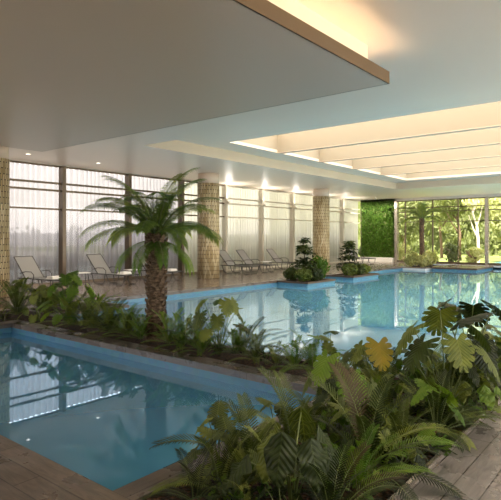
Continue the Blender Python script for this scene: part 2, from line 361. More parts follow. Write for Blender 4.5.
# downlights
def downlight(x, y, z, label):
    t = empty('downlight', (x, y, z)); tag(t, label, 'ceiling light', 'recessed downlights')
    m = MB(); m.lathe([(.09, -.012), (.09, -.002)], 20); m.build('trim_ring', M['white'], t)
    m = MB(); m.lathe([(.065, -.016), (.065, -.0125)], 20); m.build('lens', M['lamp'], t)
    l = bpy.data.lights.new('downlight_beam', 'SPOT'); l.energy = 120; l.spot_size = R(95); l.spot_blend = .8; l.color = (1,.86,.68); l.shadow_soft_size = .06
    o = bpy.data.objects.new('beam', l); col.objects.link(o); o.parent = t; o.location = (0,0,-.03)
names = {0: 'round white downlight in the ceiling above the leftmost lounger', 1: 'round white downlight in the ceiling above the second lounger'}
for i, x in enumerate((8.6, 11.25)):
    downlight(x, 16.2, CZ, names.get(i, 'round white downlight in the ceiling above the palm crown'))
for y in (15.8, 17.0):  # ceiling spots added only to brighten the living wall
    t = empty('wall_fill_spot', (33.2, y, CZ)); tag(t, 'small added ceiling spot brightening the green living wall', 'ceiling light', 'added fill spots for the living wall')
    m = MB(); m.lathe([(.05, -.1), (.05, 0)], 14); m.build('housing', M['white'], t)
    l = bpy.data.lights.new('fill_spot_beam', 'SPOT'); l.energy = 260; l.spot_size = R(110); l.spot_blend = .9; l.color = (1,.93,.82); l.shadow_soft_size = .08
    o = bpy.data.objects.new('beam', l); col.objects.link(o); o.parent = t; o.location = (0,0,-.12); o.rotation_euler = Vector((.75,0,-1)).to_track_quat('-Z','Y').to_euler()
for i, (x, y) in enumerate(((3.6, .9), (-1.5, 1.0), (1.5, -1.0))):  # extra downlights out of view, added for more foreground light
    downlight(x, y, CZ, 'added unseen downlight giving the foreground more light')

# ------------------------------------------------------------------ walls
sbox('wall_back', M['white'], XB-.2, YR, 0, XB, YW, .12)
sbox('wall_right', M['white'], XB, YR-.2, 0, XW, YR, .12)
sbox('wall_right_solid', M['white'], XB, YR-.2, .12, XB+2.95*2-.06, YR, CZ); sbox('wall_back_solid', M['white'], XB-.2, YR, .12, XB, 8.4, CZ)
for i in range(2, 14):  # unseen right-hand glazing, put in to let more daylight into the hall
    w = empty('window_%d' % (i+41), (XB + 2.95*i + 1.475, YR, 0)); w['kind'] = 'structure'
    m = MB(); m.box(-1.475-.06, -.12, .12, -1.475+.06, .05, CZ); m.build('window_mullion', M['frame'], w)
    m = MB(); m.poly([(-1.4,0,.12),(1.4,0,.12),(1.4,0,CZ),(-1.4,0,CZ)]); m.build('window_pane', M['glass'], w)
for i in range(5, 8):  # unseen glazing behind the camera, likewise added for daylight
    w = empty('window_%d' % (i+61), (XB, YR + 3.1*i + 1.55, 0)); w['kind'] = 'structure'
    m = MB(); m.box(-.12, -1.55-.06, .12, .05, -1.55+.06, CZ); m.build('window_mullion', M['frame'], w)
    m = MB(); m.poly([(0,-1.5,.12),(0,1.5,.12),(0,1.5,CZ),(0,-1.5,CZ)]); m.build('window_pane', M['glass'], w)
sbox('ground_bounce_terrace_right', M['paving'], XB-20, -60, -.3, XW+.3, YR-.2, -.05)  # unseen pale terraces, added to bounce sunlight up to the ceiling
sbox('ground_bounce_terrace_back', M['paving'], XB-20, YR-.2, -.3, XB-.2, YW+.2, -.05)
sbox('wall_far_plinth', M['white'], XW-.5, 15.15, 0, XW, YW, .30)
struct(bpy.data.objects['wall_far_plinth'])
sbox('wall_far_green_backing', M['coping_side'], XW, 15.15, .27, XW+.2, YW, CZ)
sbox('wall_left_lintel', M['white'], XB, YW, 4.40, XW+.3, YW+.2, T)
sbox('wall_far_lintel', M['white'], XW, YR, 4.26, XW+.3, YW, T)

mull = [-4.5, -1.45, 1.6, 4.65, 7.72, 10.78, 13.83, 16.87, 19.92, 22.95, 26.0, 29.05, 32.1, 34.75]
rails = [(3.74, .07), (3.47, .07), (2.78, .06)]
clabel = ['grey sheer curtain far behind the left edge of view', 'grey sheer curtain left of the leftmost column', 'grey sheer curtain just beside the leftmost column', 'grey sheer curtain hidden behind the leftmost column',
 'pleated grey sheer curtain behind the leftmost lounger', 'pleated grey sheer curtain behind the second lounger from the left', 'pleated grey sheer curtain behind the large palm crown',
 'pale sheer curtain behind the stout middle column', 'greenish sheer curtain just right of the middle column', 'cream striped sheer curtain behind the lounger by the pool planter',
 'bright cream sheer curtain left of the second slim column', 'cream sheer curtain just right of the second slim column', 'pale cream sheer curtain next to the green living wall']
for i, (a, b) in enumerate(zip(mull, mull[1:])):
    w = empty('window_%d' % (i+1), ((a+b)/2, YW, 0)); w['kind'] = 'structure'; hx = (b-a)/2
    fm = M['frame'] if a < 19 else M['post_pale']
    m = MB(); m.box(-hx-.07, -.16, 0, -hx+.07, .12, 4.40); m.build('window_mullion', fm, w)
    m = MB()
    for z, h in rails: m.box(-hx+.07, -.05, z-h/2, hx-.07, .06, z+h/2)
    m.box(-hx+.07, -.05, 0, hx-.07, .06, .08); m.box(-hx+.07, -.05, 4.34, hx-.07, .06, 4.40)
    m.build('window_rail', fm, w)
    m = MB(); m.poly([(-hx,.03,.08),(hx,.03,.08),(hx,.03,4.34),(-hx,.03,4.34)]); m.build('window_pane', M['glass'], w)
    # curtain
    m = MB(); n = int((b-a-.16)/.022); r2 = random.Random(i); ph = r2.random()*6; last = None
    for k in range(n+1):
        x = -hx + 2*hx*k/n
        yy = .17 + .06*math.sin(x*30+ph+1.2*math.sin(x*3.1)) + .012*math.sin(x*71+ph)
        zs = [.04, 2.2, 4.36]
        for z in zs: m.v.append((x, yy*(1 if z > 3 else 1.0) + (.01*math.sin(x*17) if z < 1 else 0), z))
        if last is not None:
            for j in range(2): m.face([last+j, last+3+j, last+4+j, last+1+j])
        last = len(m.v)-3
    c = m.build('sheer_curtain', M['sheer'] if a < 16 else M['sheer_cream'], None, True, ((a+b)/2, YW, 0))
    tag(c, clabel[i], 'curtain')
for i, x in enumerate(mull[8:]):
    t = empty('mullion_uplight', (x, YW-.26, 3.55)); tag(t, 'slim uplight fixed to a window post, washing the ceiling above', 'wall light', 'uplights on the window posts')
    m = MB(); m.box(-.035, -.05, -.12, .035, .1, .02); m.build('housing', M['post_pale'] if x > 19 else M['frame'], t)
    m = MB(); m.box(-.025, -.04, .021, .025, .05, .025); m.build('lens', M['lamp'], t)
    l = bpy.data.lights.new('uplight_beam', 'SPOT'); l.energy = 38; l.spot_size = R(150); l.spot_blend = 1; l.color = (1,.93,.84); l.shadow_soft_size = .12
    o = bpy.data.objects.new('beam', l); col.objects.link(o); o.parent = t; o.location = (0,-.02,.06); o.rotation_euler = Vector((0,-.6,1)).to_track_quat('-Z','Y').to_euler()
# garden window wall at the far end
ym = [15.05, 14.4, 12.5, 10.84, 9.1, 7.3, 5.5, 3.1, .7, -1.7, -4.1, -6.9]
for i, (a, b) in enumerate(zip(ym, ym[1:])):
    w = empty('window_%d' % (i+21), (XW, (a+b)/2, 0)); w['kind'] = 'structure'; hy = (a-b)/2
    wd = .16 if i in (0, 4, 7) else .045
    m = MB(); m.box(-.05 if wd < .1 else -.2, hy-wd, 0, .08, hy+wd*.3, 4.26); m.build('window_mullion', M['chrome'] if wd > .1 else M['frame'], w)
    m = MB()
    for z, h in rails: m.box(-.03, -hy, z-h*.4, .05, hy-wd, z+h*.4)
    m.box(-.03, -hy, 0, .05, hy-wd, .12); m.box(-.03, -hy, 4.2, .05, hy-wd, 4.26); m.build('window_rail', M['frame'], w)
    m = MB(); m.poly([(.02,-hy,.12),(.02,hy,.12),(.02,hy,4.2),(.02,-hy,4.2)]); m.build('window_pane', M['glass'], w)

# columns
for i, (x, lab) in enumerate(((7.08, ''), (16.2, ''), (25.4, ''))):
    rr = .47
    m = MB(); m.lathe([(rr, 0), (rr*1.0, 1.4), (rr, 2.8), (rr, 4.02)], 48); o = m.build('column', M['column'], None, True, (x, 15.4, 0)); o['kind'] = 'structure'
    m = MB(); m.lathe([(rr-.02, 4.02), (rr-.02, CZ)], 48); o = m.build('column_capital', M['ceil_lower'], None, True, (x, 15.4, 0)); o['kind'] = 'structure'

# living wall
t = empty('living_wall', (XW, 16.4, .28)); tag(t, 'lush green living wall of dense leaves at the far end of the hall', 'green wall')
m = MB(); m.box(-.14, -1.22, 0, -.005, 1.22, 3.98); m.build('backing_panel', M['garden_dark'], t)
m = MB(); r2 = random.Random(3)
for _ in range(5200):
    y = r2.uniform(-1.22, 1.22); z = r2.uniform(0, 3.98); d = r2.uniform(-.30, -.12); s = r2.uniform(.05, .12)
    E = Euler((r2.uniform(-1,1), r2.uniform(.2,1.5), r2.uniform(-.9,.9))).to_matrix()
    m.poly([Vector((d,y,z)) + E @ Vector(p) for p in ((-s,0,0),(0,s*.5,0),(s,0,0),(0,-s*.5,0))])
m.build('foliage', M['wall_leaf'], t)

# ------------------------------------------------------------------ garden outside
sbox('ground_garden', mat('lawn', srgb(128,140,70), .9), XW+.3, -60, -.3, 90, 60, -.12)
sbox('ground_terrace', mat('terrace', srgb(176,168,150), .9), XB-20, YW+.2, -.3, XW+.3, 60, -.12)
sbox('path_outside', M['paving'], XW+.3, -10, -.12, XW+2.2, 18, -.05)
m = MB(); m.box(37.6, -4, -.12, 40.5, 9.6, -.02); tag(m.build('outdoor_pool', mat('outdoor_pool_blue', srgb(120,190,214), .1)), 'light blue outdoor pool glimpsed beyond the garden windows', 'pool')

def leafcloud(m, c, rad, n, s0, s1, r2, surf=.75):
    for _ in range(n):
        while True:
            p = Vector((r2.uniform(-1,1), r2.uniform(-1,1), r2.uniform(-1,1))); L = p.length
            if .05 < L < 1: break
        p = p / L * (surf + (1-surf)*r2.random()) if r2.random() < .8 else p
        q = Vector(c) + Vector((p.x*rad[0], p.y*rad[1], p.z*rad[2])); s = r2.uniform(s0, s1)
        E = Euler((r2.uniform(-3,3), r2.uniform(-3,3), r2.uniform(-3,3))).to_matrix()
        m.poly([q + E @ Vector(w) for w in ((-s,0,0),(0,s*.45,.1*s),(s,0,0),(0,-s*.45,.1*s))])
def tree(x, y, h, w, label, mt, seed, trunk='trunk_brown', name='garden_tree', low=.35, group=None, cat='tree', n=1700, ls=(.10,.24)):
    r2 = random.Random(seed); t = empty(name, (x, y, -.12)); tag(t, label, cat, group)
    m = MB()
    for k in range(7):
        a = r2.uniform(0, 6.28); rr = r2.uniform(.1, .55)*w; zz = h*(low + (1-low)*r2.uniform(.2, .85))
        leafcloud(m, (rr*math.cos(a), rr*math.sin(a), zz), (w*.5, w*.5, h*(1-low)*.27), n//7, ls[0], ls[1], r2)
    m.build('crown', M[mt], t)
    m = MB()
    pts = [(0,0,0)]; 
    for k in range(1, 6): pts.append((r2.uniform(-.12,.12)*k, r2.uniform(-.12,.12)*k, h*.8*k/5))
    m.tube(pts, [.14,.12,.1,.08,.06,.03], 8)
    for k in range(3):
        b = Vector(pts[2+k % 3]); a = r2.uniform(0, 6.28); m.tube([b, b + Vector((math.cos(a)*w*.25, math.sin(a)*w*.25, h*.12)), b + Vector((math.cos(a)*w*.5, math.sin(a)*w*.5, h*.3))], [.06,.045,.02], 6)
    m.build('trunk', M[trunk], t); return t
k = 0
gt = [(41, 17, 5.2, 2.2), (43, 13.2, 6.5, 2.6), (41.5, 9.2, 4.6, 1.8), (44, 5.8, 6.6, 2.6), (42, 1.8, 5.4, 2.2), (46, 10.4, 7.5, 3.0), (47, 16, 8, 3), (47, 2.5, 7.5, 3), (44, -2.5, 6.5, 2.6), (46,-7,7,3), (43, 21, 6.5, 2.8), (44,-12,7,3)]
for i, (x, y, h, w) in enumerate(gt):
    tree(x, y, h, w, 'leafy garden tree among others beyond the garden windows', 'garden_leaf' if i % 3 else 'garden_dark', 20+i, low=.22, group='trees beyond the garden windows', n=2600)
for i, (x, y) in enumerate(((39.6, 10.9), (40.6, 7.6))):
    t = tree(x, y, 5.6, 1.3, ['slim tree with forked pale trunk in the garden, before the darker trees', 'slim pale-trunked tree right of the thick garden window post'][i], 'garden_leaf', 50+i, 'trunk_pale', 'pale_trunk_tree', .62, n=500)
for i in range(17):
    y = 18.5 - i*1.6
    tree(36.9 + .5*math.sin(i*2.1) + (.9 if i % 2 else 0) + (3.2 if y < 9.5 else 0), y, rnd.uniform(.9, 1.7), .75, 'low sunlit shrub just outside the garden windows', 'garden_leaf' if i % 4 else 'garden_dark', 80+i, low=.05, name='garden_shrub', group='shrubs outside the garden windows', cat='shrub', n=650, ls=(.06,.14))
m = MB(); r2 = random.Random(99)
for i in range(70):
    leafcloud(m, (r2.uniform(56, 59), -28 + i*.8, r2.uniform(1, 8)), (2.2, 2.2, 2.4), 260, .2, .42, r2)
m.box(60, -40, -.1, 60.5, 45, 9.5)
tag(m.build('distant_treeline', M['garden_dark']), 'distant green treeline filling the view beyond the garden', 'trees', kind='stuff')
# boundary hedge behind the curtains
m = MB(); r2 = random.Random(5); m.box(-12, 19.3, -.12, 36, 19.7, 1.9)
for i in range(70): leafcloud(m, (-11 + i*.68, 19.3, r2.uniform(.4, 1.75)), (.7, .4, .5), 110, .08, .18, r2)
tag(m.build('boundary_hedge', M['garden_dark']), 'dark boundary hedge seen dimly through the sheer curtains', 'hedge', kind='stuff')

# ------------------------------------------------------------------ furniture
M['sling'] = mat('grey_sling', srgb(132,131,130), .6); M['lframe'] = mat('lounger_metal', srgb(62,60,58), .4, metal=.3)
M['table_white'] = mat('table_white', srgb(232,230,226), .4); M['towel'] = mat('towel_white', srgb(238,236,232), .9)
def lounger_proto():
    t = empty('sun_lounger')
    W = .31; HZ = .36; hinge = -.28
    m = MB(); n0 = 0
    for (x0, z0, x1, z1) in ((hinge, HZ, .92, HZ-.02),):
        for k in range(6):
            a, b = k/6, (k+1)/6; sag = lambda q: -.02*math.sin(q*math.pi)
            m.box(x0+(x1-x0)*a, -W, z0+(z1-z0)*a+sag(a)-.008, x0+(x1-x0)*b, W, z0+(z1-z0)*b+sag(b)+.008)
    m.build('seat_sling', M['sling'], t)
    m = MB(); bl = .82; an = R(50)
    Mx = Matrix.Translation((hinge, 0, HZ)) @ Matrix.Rotation(an, 4, 'Y')
    m.box(-bl, -W, -.008, 0, W, .008, Mx); m.build('backrest', M['sling'], t)
    top = (hinge - bl*math.cos(an), HZ + bl*math.sin(an))
    for s in (-1, 1):
        m = MB(); y = s*(W+.015); m.tube([(hinge,y,HZ),(top[0],y,top[1])], .017, 6); m.build('backrest_rail', M['lframe'], t)
        m = MB(); m.tube([(hinge-.35,y,HZ),(hinge,y,HZ),(.5,y,HZ-.01),(.93,y,HZ-.02)], .018, 6); m.build('side_rail', M['lframe'], t)
        m = MB(); m.tube([(hinge-.25,y,HZ+.14),(hinge+.0,y,HZ+.2),(hinge+.25,y,HZ+.2),(hinge+.36,y,HZ+.12),(hinge+.36,y,HZ)], .014, 6); m.build('armrest', M['lframe'], t)
        m = MB(); m.tube([(hinge-.28,y,HZ),(hinge-.2,y,.12),(hinge-.08,y,.02),(hinge+.2,y,.02),(hinge+.3,y,.1),(hinge+.33,y,HZ)], .016, 6); m.build('leg', M['lframe'], t)
        m = MB(); m.tube([(.42,y,HZ),(.46,y,.12),(.56,y,.02),(.78,y,.02),(.86,y,.1),(.9,y,HZ-.02)], .016, 6); m.build('leg', M['lframe'], t)
    m = MB(); m.tube([(top[0],-W-.015,top[1]),(top[0],W+.015,top[1])], .017, 6); m.build('crossbar', M['lframe'], t)
    m = MB(); m.tube([(.93,-W-.015,HZ-.02),(.93,W+.015,HZ-.02)], .017, 6); m.build('crossbar', M['lframe'], t)
    return t
LP = lounger_proto()
LG = [(on_y(u, 16.2), 16.2, -80) for u in (41, 111, 158)] + [(on_y(u, 16.2), 16.2, -80) for u in (237, 255, 284)] + [(31, 15.9, -100)]
lab = ['grey sling sun lounger leftmost, between the left column and brown window post', 'grey sling sun lounger second from the left, clear of the plants', 'grey sling sun lounger partly hidden behind the palm trunk',
       'grey sun lounger standing close against the right side of the middle column', 'grey sun lounger with raised back, middle of the row right of the column', 'grey sun lounger nearest the conifer-like plant in the pool planter', 'pale sun lounger far off in the corner before the living wall']
for i, (x, y, rz) in enumerate(LG):
    o = LP if i == 0 else copy_tree(LP); o.scale = (1.1, 1.1, 1.1); o.location = (x, y, 0); o.rotation_euler = (0,0,R(rz)); tag(o, lab[i], 'sun lounger', 'sun loungers in front of the curtains')
def table_proto():
    t = empty('side_table')
    m = MB(); m.box(-.28, -.22, .42, .28, .22, .445); m.build('table_top', M['table_white'], t)
    for sx in (-1, 1):
        for sy in (-1, 1): m = MB(); m.tube([(sx*.2, sy*.16, .42), (sx*.24, sy*.19, 0)], .014, 6); m.build('leg', M['lframe'], t)
    return t
TP = table_proto()
for i, (x, y, l) in enumerate(((11.0, 16.9, 'small white side table between the two leftmost loungers'), (13.35, 16.9, 'small white side table beside the palm trunk, right of the second lounger'),
        (20.2, 16.95, 'small side table between the two loungers right of the middle column'), (22.2, 16.95, 'small side table between the last two loungers before the pool planter'))):
    o = TP if i == 0 else copy_tree(TP); o.location = (x, y, 0); o.rotation_euler = (0,0,R(-15)); tag(o, l, 'side table', 'white side tables')
for i in range(3):
    L = LG[i]; a = R(-80)
    p = (L[0] + .66*math.cos(a), L[1] + .66*math.sin(a), .40)
    m = MB()
    for q in range(3): m.box(-.15+.01*q, -.22+.012*q, q*.028, .15-.01*q, .22-.012*q, q*.028+.026)
    o = m.build('folded_towel', M['towel'], None, False, p); o.rotation_euler = (0,0,a)
    tag(o, ['folded white towel on the leftmost lounger', 'folded white towel on the second lounger from the left', 'folded white towel on the lounger behind the palm trunk'][i], 'towel', 'folded towels')

# ------------------------------------------------------------------ foliage meshes
def frond_mesh(name, L, e0, droop, n, ll, lw, mats, vee=.25, start=.12, hang=0.0, fw=(25, 60), seed=0, rr=.008):
    r2 = random.Random(seed); m = MB(); S = 24; pts = []; p = Vector((0,0,0)); tans = []
    for i in range(S+1):
        s = i/S; a = e0 - droop*(s**1.4); tv = Vector((math.cos(a), 0, math.sin(a))); pts.append(p.copy()); tans.append(tv); p = p + tv*(L/S)
    m.cur = 1; m.tube(pts, [rr*(1-.8*i/S) for i in range(S+1)], 5); m.cur = 0
    for i in range(n):
        s = start + (1-start)*(i+.5)/n; q = s*S; j = min(int(q), S-1); f = q-j; b = pts[j].lerp(pts[j+1], f); tv = tans[j]; nv = Vector((-tv.z, 0, tv.x))
        prof = math.sin(math.pi*min(1, .12+.88*(1-(1-s)**1.6)*.93))**.55 if s < .97 else .45
        prof = min(1, .35+ (s-start)*4) * (1 - max(0, s-.6)**1.3*1.25)
        fa = R(fw[0] + (fw[1]-fw[0])*s)
        for sd in (-1, 1):
            l = ll*prof*r2.uniform(.9, 1.08); d = Vector((0, sd, 0))*math.cos(fa) + tv*math.sin(fa) + nv*vee; d.normalize()
            side = d.cross(nv).normalized()*lw*.5
            e1 = b + d*l*.45 + Vector((0,0,-hang*l*.12)); e2 = b + d*l*.8 + Vector((0,0,-hang*l*.35)); tip = b + d*l*.97 + Vector((0,0,-hang*l*.6 - l*.04))
            k = len(m.v); m.v += [tuple(x) for x in (b-side*.5, b+side*.5, e1-side, e1+side, e2-side*.75, e2+side*.75, tip)]
            m.face([k,k+1,k+3,k+2]); m.face([k+2,k+3,k+5,k+4]); m.face([k+4,k+5,k+6])
    return m.mesh(name, mats, True)
def place_blade(m, verts, faces, pitch, tip, roll=0):
    E = Matrix.Rotation(-pitch, 3, 'Y') @ Matrix.Rotation(roll, 3, 'X'); n = len(m.v)
    for p in verts: m.uv[len(m.v)] = (p[0]*4+1.5, p[1]*4+.5); m.v.append(tuple(tip + E @ Vector(p)))
    for f in faces: m.face([n+i for i in f])
def petiole(m, L, e0, bend, r=.006):
    pts = []; p = Vector((0,0,0)); S = 8
    for i in range(S+1):
        pts.append(p.copy()); a = e0 - bend*(i/S)**1.5; p = p + Vector((math.cos(a),0,math.sin(a)))*(L/S)
    m.cur = 1; m.tube(pts, [r*(1.3-.6*i/S) for i in range(S+1)], 5); m.cur = 0; return pts[-1]
def split_leaf(name, PL, e0, bend, L, pitch, mats, lobes=6, curl=.5, seed=0, gapf=.2):
    """deeply cut leaf blade on its stalk"""
    r2 = random.Random(seed); m = MB(); tip = petiole(m, PL, e0, bend)
    V = []; Fc = []
    def z(x, y): return -curl*(x/L)*(x/L)*L*.35 - .28*abs(y)**1.3 + .03*L*math.sin(x/L*9)*abs(y)/L
    def add(x, y): V.append((x, y, z(x, y))); return len(V)-1
    rib = [add(L*.92*max(0, i/lobes)**.95, 0) for i in range(lobes+1)]
    for sd in (-1, 1):
        bd = []
        for i in range(lobes+1):
            q = i/lobes; ph = R(140)*(1-q)**.9 + R(4); ln = L*(.64 - .1*abs(q-.3) - .24*q*q)
            bd.append((ph, ln))
        mids = []
        for i in range(lobes+1):
            ph, ln = bd[i]; rx = V[rib[i]][0]; mids.append(add(rx + math.cos(ph)*ln*.55, sd*math.sin(ph)*ln*.55))
        for i in range(lobes):
            A = (rib[i], rib[i+1], mids[i+1], mids[i]); Fc.append(A if sd > 0 else A[::-1])
            pa, la = bd[i]; pb, lb = bd[i+1]; ra, rb = V[rib[i]][0], V[rib[i+1]][0]
            def pt(w, rad): 
                ph = pa*(1-w)+pb*w; ln = (la*(1-w)+lb*w)*rad*r2.uniform(.97,1.04); rx = ra*(1-w)+rb*w
                return add(rx + math.cos(ph)*ln, sd*math.sin(ph)*ln)
            g = gapf*.5
            o1, o2, t1, t2 = pt(g, .86), pt(1-g, .86), pt(.32, 1.04), pt(.8, 1.0)
            q1 = (mids[i], mids[i+1], o2, o1); q2 = (o1, o2, t2, t1)
            Fc.append(q1 if sd > 0 else q1[::-1]); Fc.append(q2 if sd > 0 else q2[::-1])
    place_blade(m, V, Fc, pitch, tip); return m.mesh(name, mats, True)
def whole_leaf(name, PL, e0, bend, L, Wd, pitch, mats, curl=.6, heart=True, cup=.2, wave=.02):
    m = MB(); tip = petiole(m, PL, e0, bend); V = []; Fc = []; NS, NT = 12, 4
    for i in range(NS+1):
        s = i/NS
        w = Wd*(math.sin(math.pi*(s**.62))**.75 if heart else math.sin(math.pi*s**.8)**.9) + .002
        for j in range(-NT, NT+1):
            t = j/NT; x = s*L - (abs(t)**1.5*.16*L*(1-s)**2 if heart else 0) ; y = t*w
            z = -curl*L*.4*s*s - cup*abs(y) + wave*math.sin(s*16+abs(t)*2)*abs(t) - (.0 if j else .004)
            V.append((x, y, z))
    K = 2*NT+1
    for i in range(NS):
        for j in range(K-1): Fc.append((i*K+j, (i+1)*K+j, (i+1)*K+j+1, i*K+j+1))
    place_blade(m, V, Fc, pitch, tip); return m.mesh(name, mats, True)

def mats(l, s='stem'): return [M[l], M[s]]
CY = {}
for key, lm in (('dark','leaf_dark'), ('mid','leaf_mid'), ('lime','leaf_lime'), ('brown','leaf_brown')):
    CY[key] = [frond_mesh('cycad_frond_'+key, .85, R(84), R(55), 29, .16, .015, mats(lm), .3, .1, .3, (22,52), 1),
               frond_mesh('cycad_frond_'+key, .9, R(62), R(70), 30, .165, .015, mats(lm), .25, .1, .35, (22,52), 2),
               frond_mesh('cycad_frond_'+key, .85, R(38), R(62), 29, .16, .015, mats(lm), .2, .1, .4, (22,52), 3),
               frond_mesh('cycad_frond_'+key, .7, R(18), R(45), 25, .14, .015, mats(lm), .2, .1, .5, (22,52), 4)]
SP = {}
for key, lm, bf in (('dark','leaf_dark',1), ('mid','leaf_mid',1), ('lime','leaf_lime',1), ('yellow','leaf_yellow',1.1), ('fine','leaf_mid',.72), ('finelime','leaf_lime',.72)):
    SP[key] = [split_leaf('split_leaf_'+key, .75, R(86), R(25), .215*bf, R(-38), mats(lm), 6, .6, 1),
               split_leaf('split_leaf_'+key, .62, R(76), R(30), .22*bf, R(-46), mats(lm), 7, .7, 2),
               split_leaf('split_leaf_'+key, .5, R(60), R(35), .21*bf, R(-28), mats(lm), 6, .5, 3),
               split_leaf('split_leaf_'+key, .36, R(42), R(30), .20*bf, R(-30), mats(lm), 6, .8, 4),
               split_leaf('split_leaf_'+key, .7, R(88), R(12), .215*bf, R(24), mats(lm), 7, .3, 5)]
WL = {}
for key, lm in (('dark','leaf_dark'), ('mid','leaf_mid'), ('lime','leaf_lime')):
    WL[key] = [whole_leaf('broad_leaf_'+key, .5, R(80), R(40), .22, .085, R(-50), mats(lm), .7),
               whole_leaf('broad_leaf_'+key, .42, R(64), R(45), .21, .08, R(-35), mats(lm), .7),
               whole_leaf('broad_leaf_'+key, .3, R(48), R(35), .20, .075, R(-20), mats(lm), .8)]
LA = {}
for key, lm in (('dark','leaf_dark'), ('mid','leaf_mid'), ('lime','leaf_lime')):
    LA[key] = [whole_leaf('lance_leaf_'+key, .12, R(84), R(10), .42, .028, R(66), mats(lm), 1.2, False, .35),
               whole_leaf('lance_leaf_'+key, .12, R(65), R(15), .42, .03, R(45), mats(lm), 1.3, False, .35),
               whole_leaf('lance_leaf_'+key, .14, R(45), R(15), .36, .028, R(25), mats(lm), 1.2, False, .35)]

def leaf(parent, name, me, az, scale=1, tilt=0, z=0, roll=0, off=0):
    o = link(name, me, parent, (off*math.cos(az), off*math.sin(az), z)); o.rotation_euler = (roll, tilt, az); o.scale = (scale,)*3; return o
# picture-left is azimuth 129 deg, away 39, picture-right -51, towards the camera 219
def cycad(x, y, label, n=11, sc=1, tone='dark', group=None, spec=(), seed=None, cone=True, z=-.03):
    r2 = random.Random(seed if seed is not None else int(x*977+y*131)); t = empty('cycad_plant', (x, y, z)); tag(t, label, 'plant', group)
    if cone:
        m = MB(); m.lathe([(.05*sc,-.02),(.065*sc,.05*sc),(.05*sc,.11*sc),(.02*sc,.14*sc)], 10); m.build('stem_base', M['trunk_brown'], t)
    for k in range(n):
        az = 2*math.pi*k/n + r2.uniform(-.25,.25); ty = (k*7 % 11)
        v_ = 0 if ty < 3 else 1 if ty < 6 else 2 if ty < 9 else 3
        leaf(t, 'frond', CY[tone][v_], az, sc*r2.uniform(.85,1.12), r2.uniform(-.12,.12), .08*sc, 0, .02)
    for (azd, v_, s_, tl, tn) in spec: leaf(t, 'frond', CY[tn][v_], R(azd), s_, tl, .08*sc, 0, .02)
    return t
def monstera(x, y, label, n=8, sc=1, tone='mid', group=None, spec=(), seed=None, only=False, z=-.03):
    r2 = random.Random(seed if seed is not None else int(x*577+y*331)); t = empty('split_leaf_plant', (x, y, z)); tag(t, label, 'plant', group)
    for k in range(n):
        az = 2*math.pi*k/max(n,1)*1.0 + r2.uniform(-.35,.35); v_ = [1,3,2,0,2,3,1,0][k % 8]; v_ = 4 if math.cos(az-R(219)) < -.35 and k % 3 else v_
        leaf(t, 'leaf', SP[tone][v_], az, sc*r2.uniform(.85,1.1), r2.uniform(-.1,.15), 0, r2.uniform(-.12,.12), .02)
    for (azd, v_, s_, tl, tn) in spec: leaf(t, 'leaf', SP[tn][v_], R(azd), s_, tl, 0, 0, .02)
    return t
def broad(x, y, label, n=10, sc=1, tone='mid', group=None, spec=(), seed=None, z=-.03):
    r2 = random.Random(seed if seed is not None else int(x*377+y*731)); t = empty('broad_leaf_plant', (x, y, z)); tag(t, label, 'plant', group)
    for k in range(n):
        leaf(t, 'leaf', WL[tone][k % 3], 2*math.pi*k*.382 + r2.uniform(-.3,.3), sc*r2.uniform(.8,1.12), r2.uniform(-.15,.15), 0, r2.uniform(-.2,.2), .02)
    for (azd, v_, s_, tl, tn) in spec: leaf(t, 'leaf', WL[tn][v_], R(azd), s_, tl, 0, 0, .02)
    return t
def lance(x, y, label, n=16, sc=1, tone='mid', group=None, seed=None, z=-.03):
    r2 = random.Random(seed if seed is not None else int(x*277+y*931)); t = empty('lance_leaf_plant', (x, y, z)); tag(t, label, 'plant', group)
    for k in range(n):
        leaf(t, 'leaf', LA[tone][k % 3], 2*math.pi*k*.382 + r2.uniform(-.3,.3), sc*r2.uniform(.75,1.15), r2.uniform(-.2,.2), 0, r2.uniform(-.2,.2), .015)
    return t

# ---- large palm beside the small pool
px, py = 6.0, 6.95
t = empty('palm_tree', (px, py, -.03)); tag(t, 'tall feathery palm with rough trunk rising between the two pools', 'palm tree')
HT = 1.84
m = MB(); m.lathe([(.21,0),(.17,.15),(.15,.5),(.145,.9),(.15,1.2),(.165,1.6),(.13,HT)], 20)
r2 = random.Random(4); nb = 0
for ring in range(19):
    z = .04 + ring*.095
    for k in range(9):
        a = 2*math.pi*(k + .5*(ring % 2))/9 + r2.uniform(-.1,.1); rr = .145 + (.03 if z < .3 else 0) + (.02 if z > 1.3 else 0); w = .062*r2.uniform(.8,1.2); h = .13*r2.uniform(.8,1.2); o = .045*r2.uniform(.7,1.4)
        ca, sa = math.cos(a), math.sin(a); tx, ty = -sa, ca
        def q(rad, tt, zz): return (ca*rad + tx*tt, sa*rad + ty*tt, zz)
        B = [q(rr-.02, -w, z), q(rr-.02, w, z), q(rr+o*.7, w*.75, z+h*.6), q(rr+o, 0, z+h), q(rr+o*.7, -w*.75, z+h*.6)]
        I = [q(rr-.04, -w, z+.02), q(rr-.04, w, z+.02), q(rr+o*.7-.03, w*.7, z+h*.6), q(rr+o-.025, 0, z+h-.02), q(rr+o*.7-.03, -w*.7, z+h*.6)]
        m.poly(B); m.poly(I, True)
        for e in range(1, 5): m.poly([B[e], B[(e+1) % 5], I[(e+1) % 5], I[e]], True)
m.build('trunk', M['palm_bark'], t)
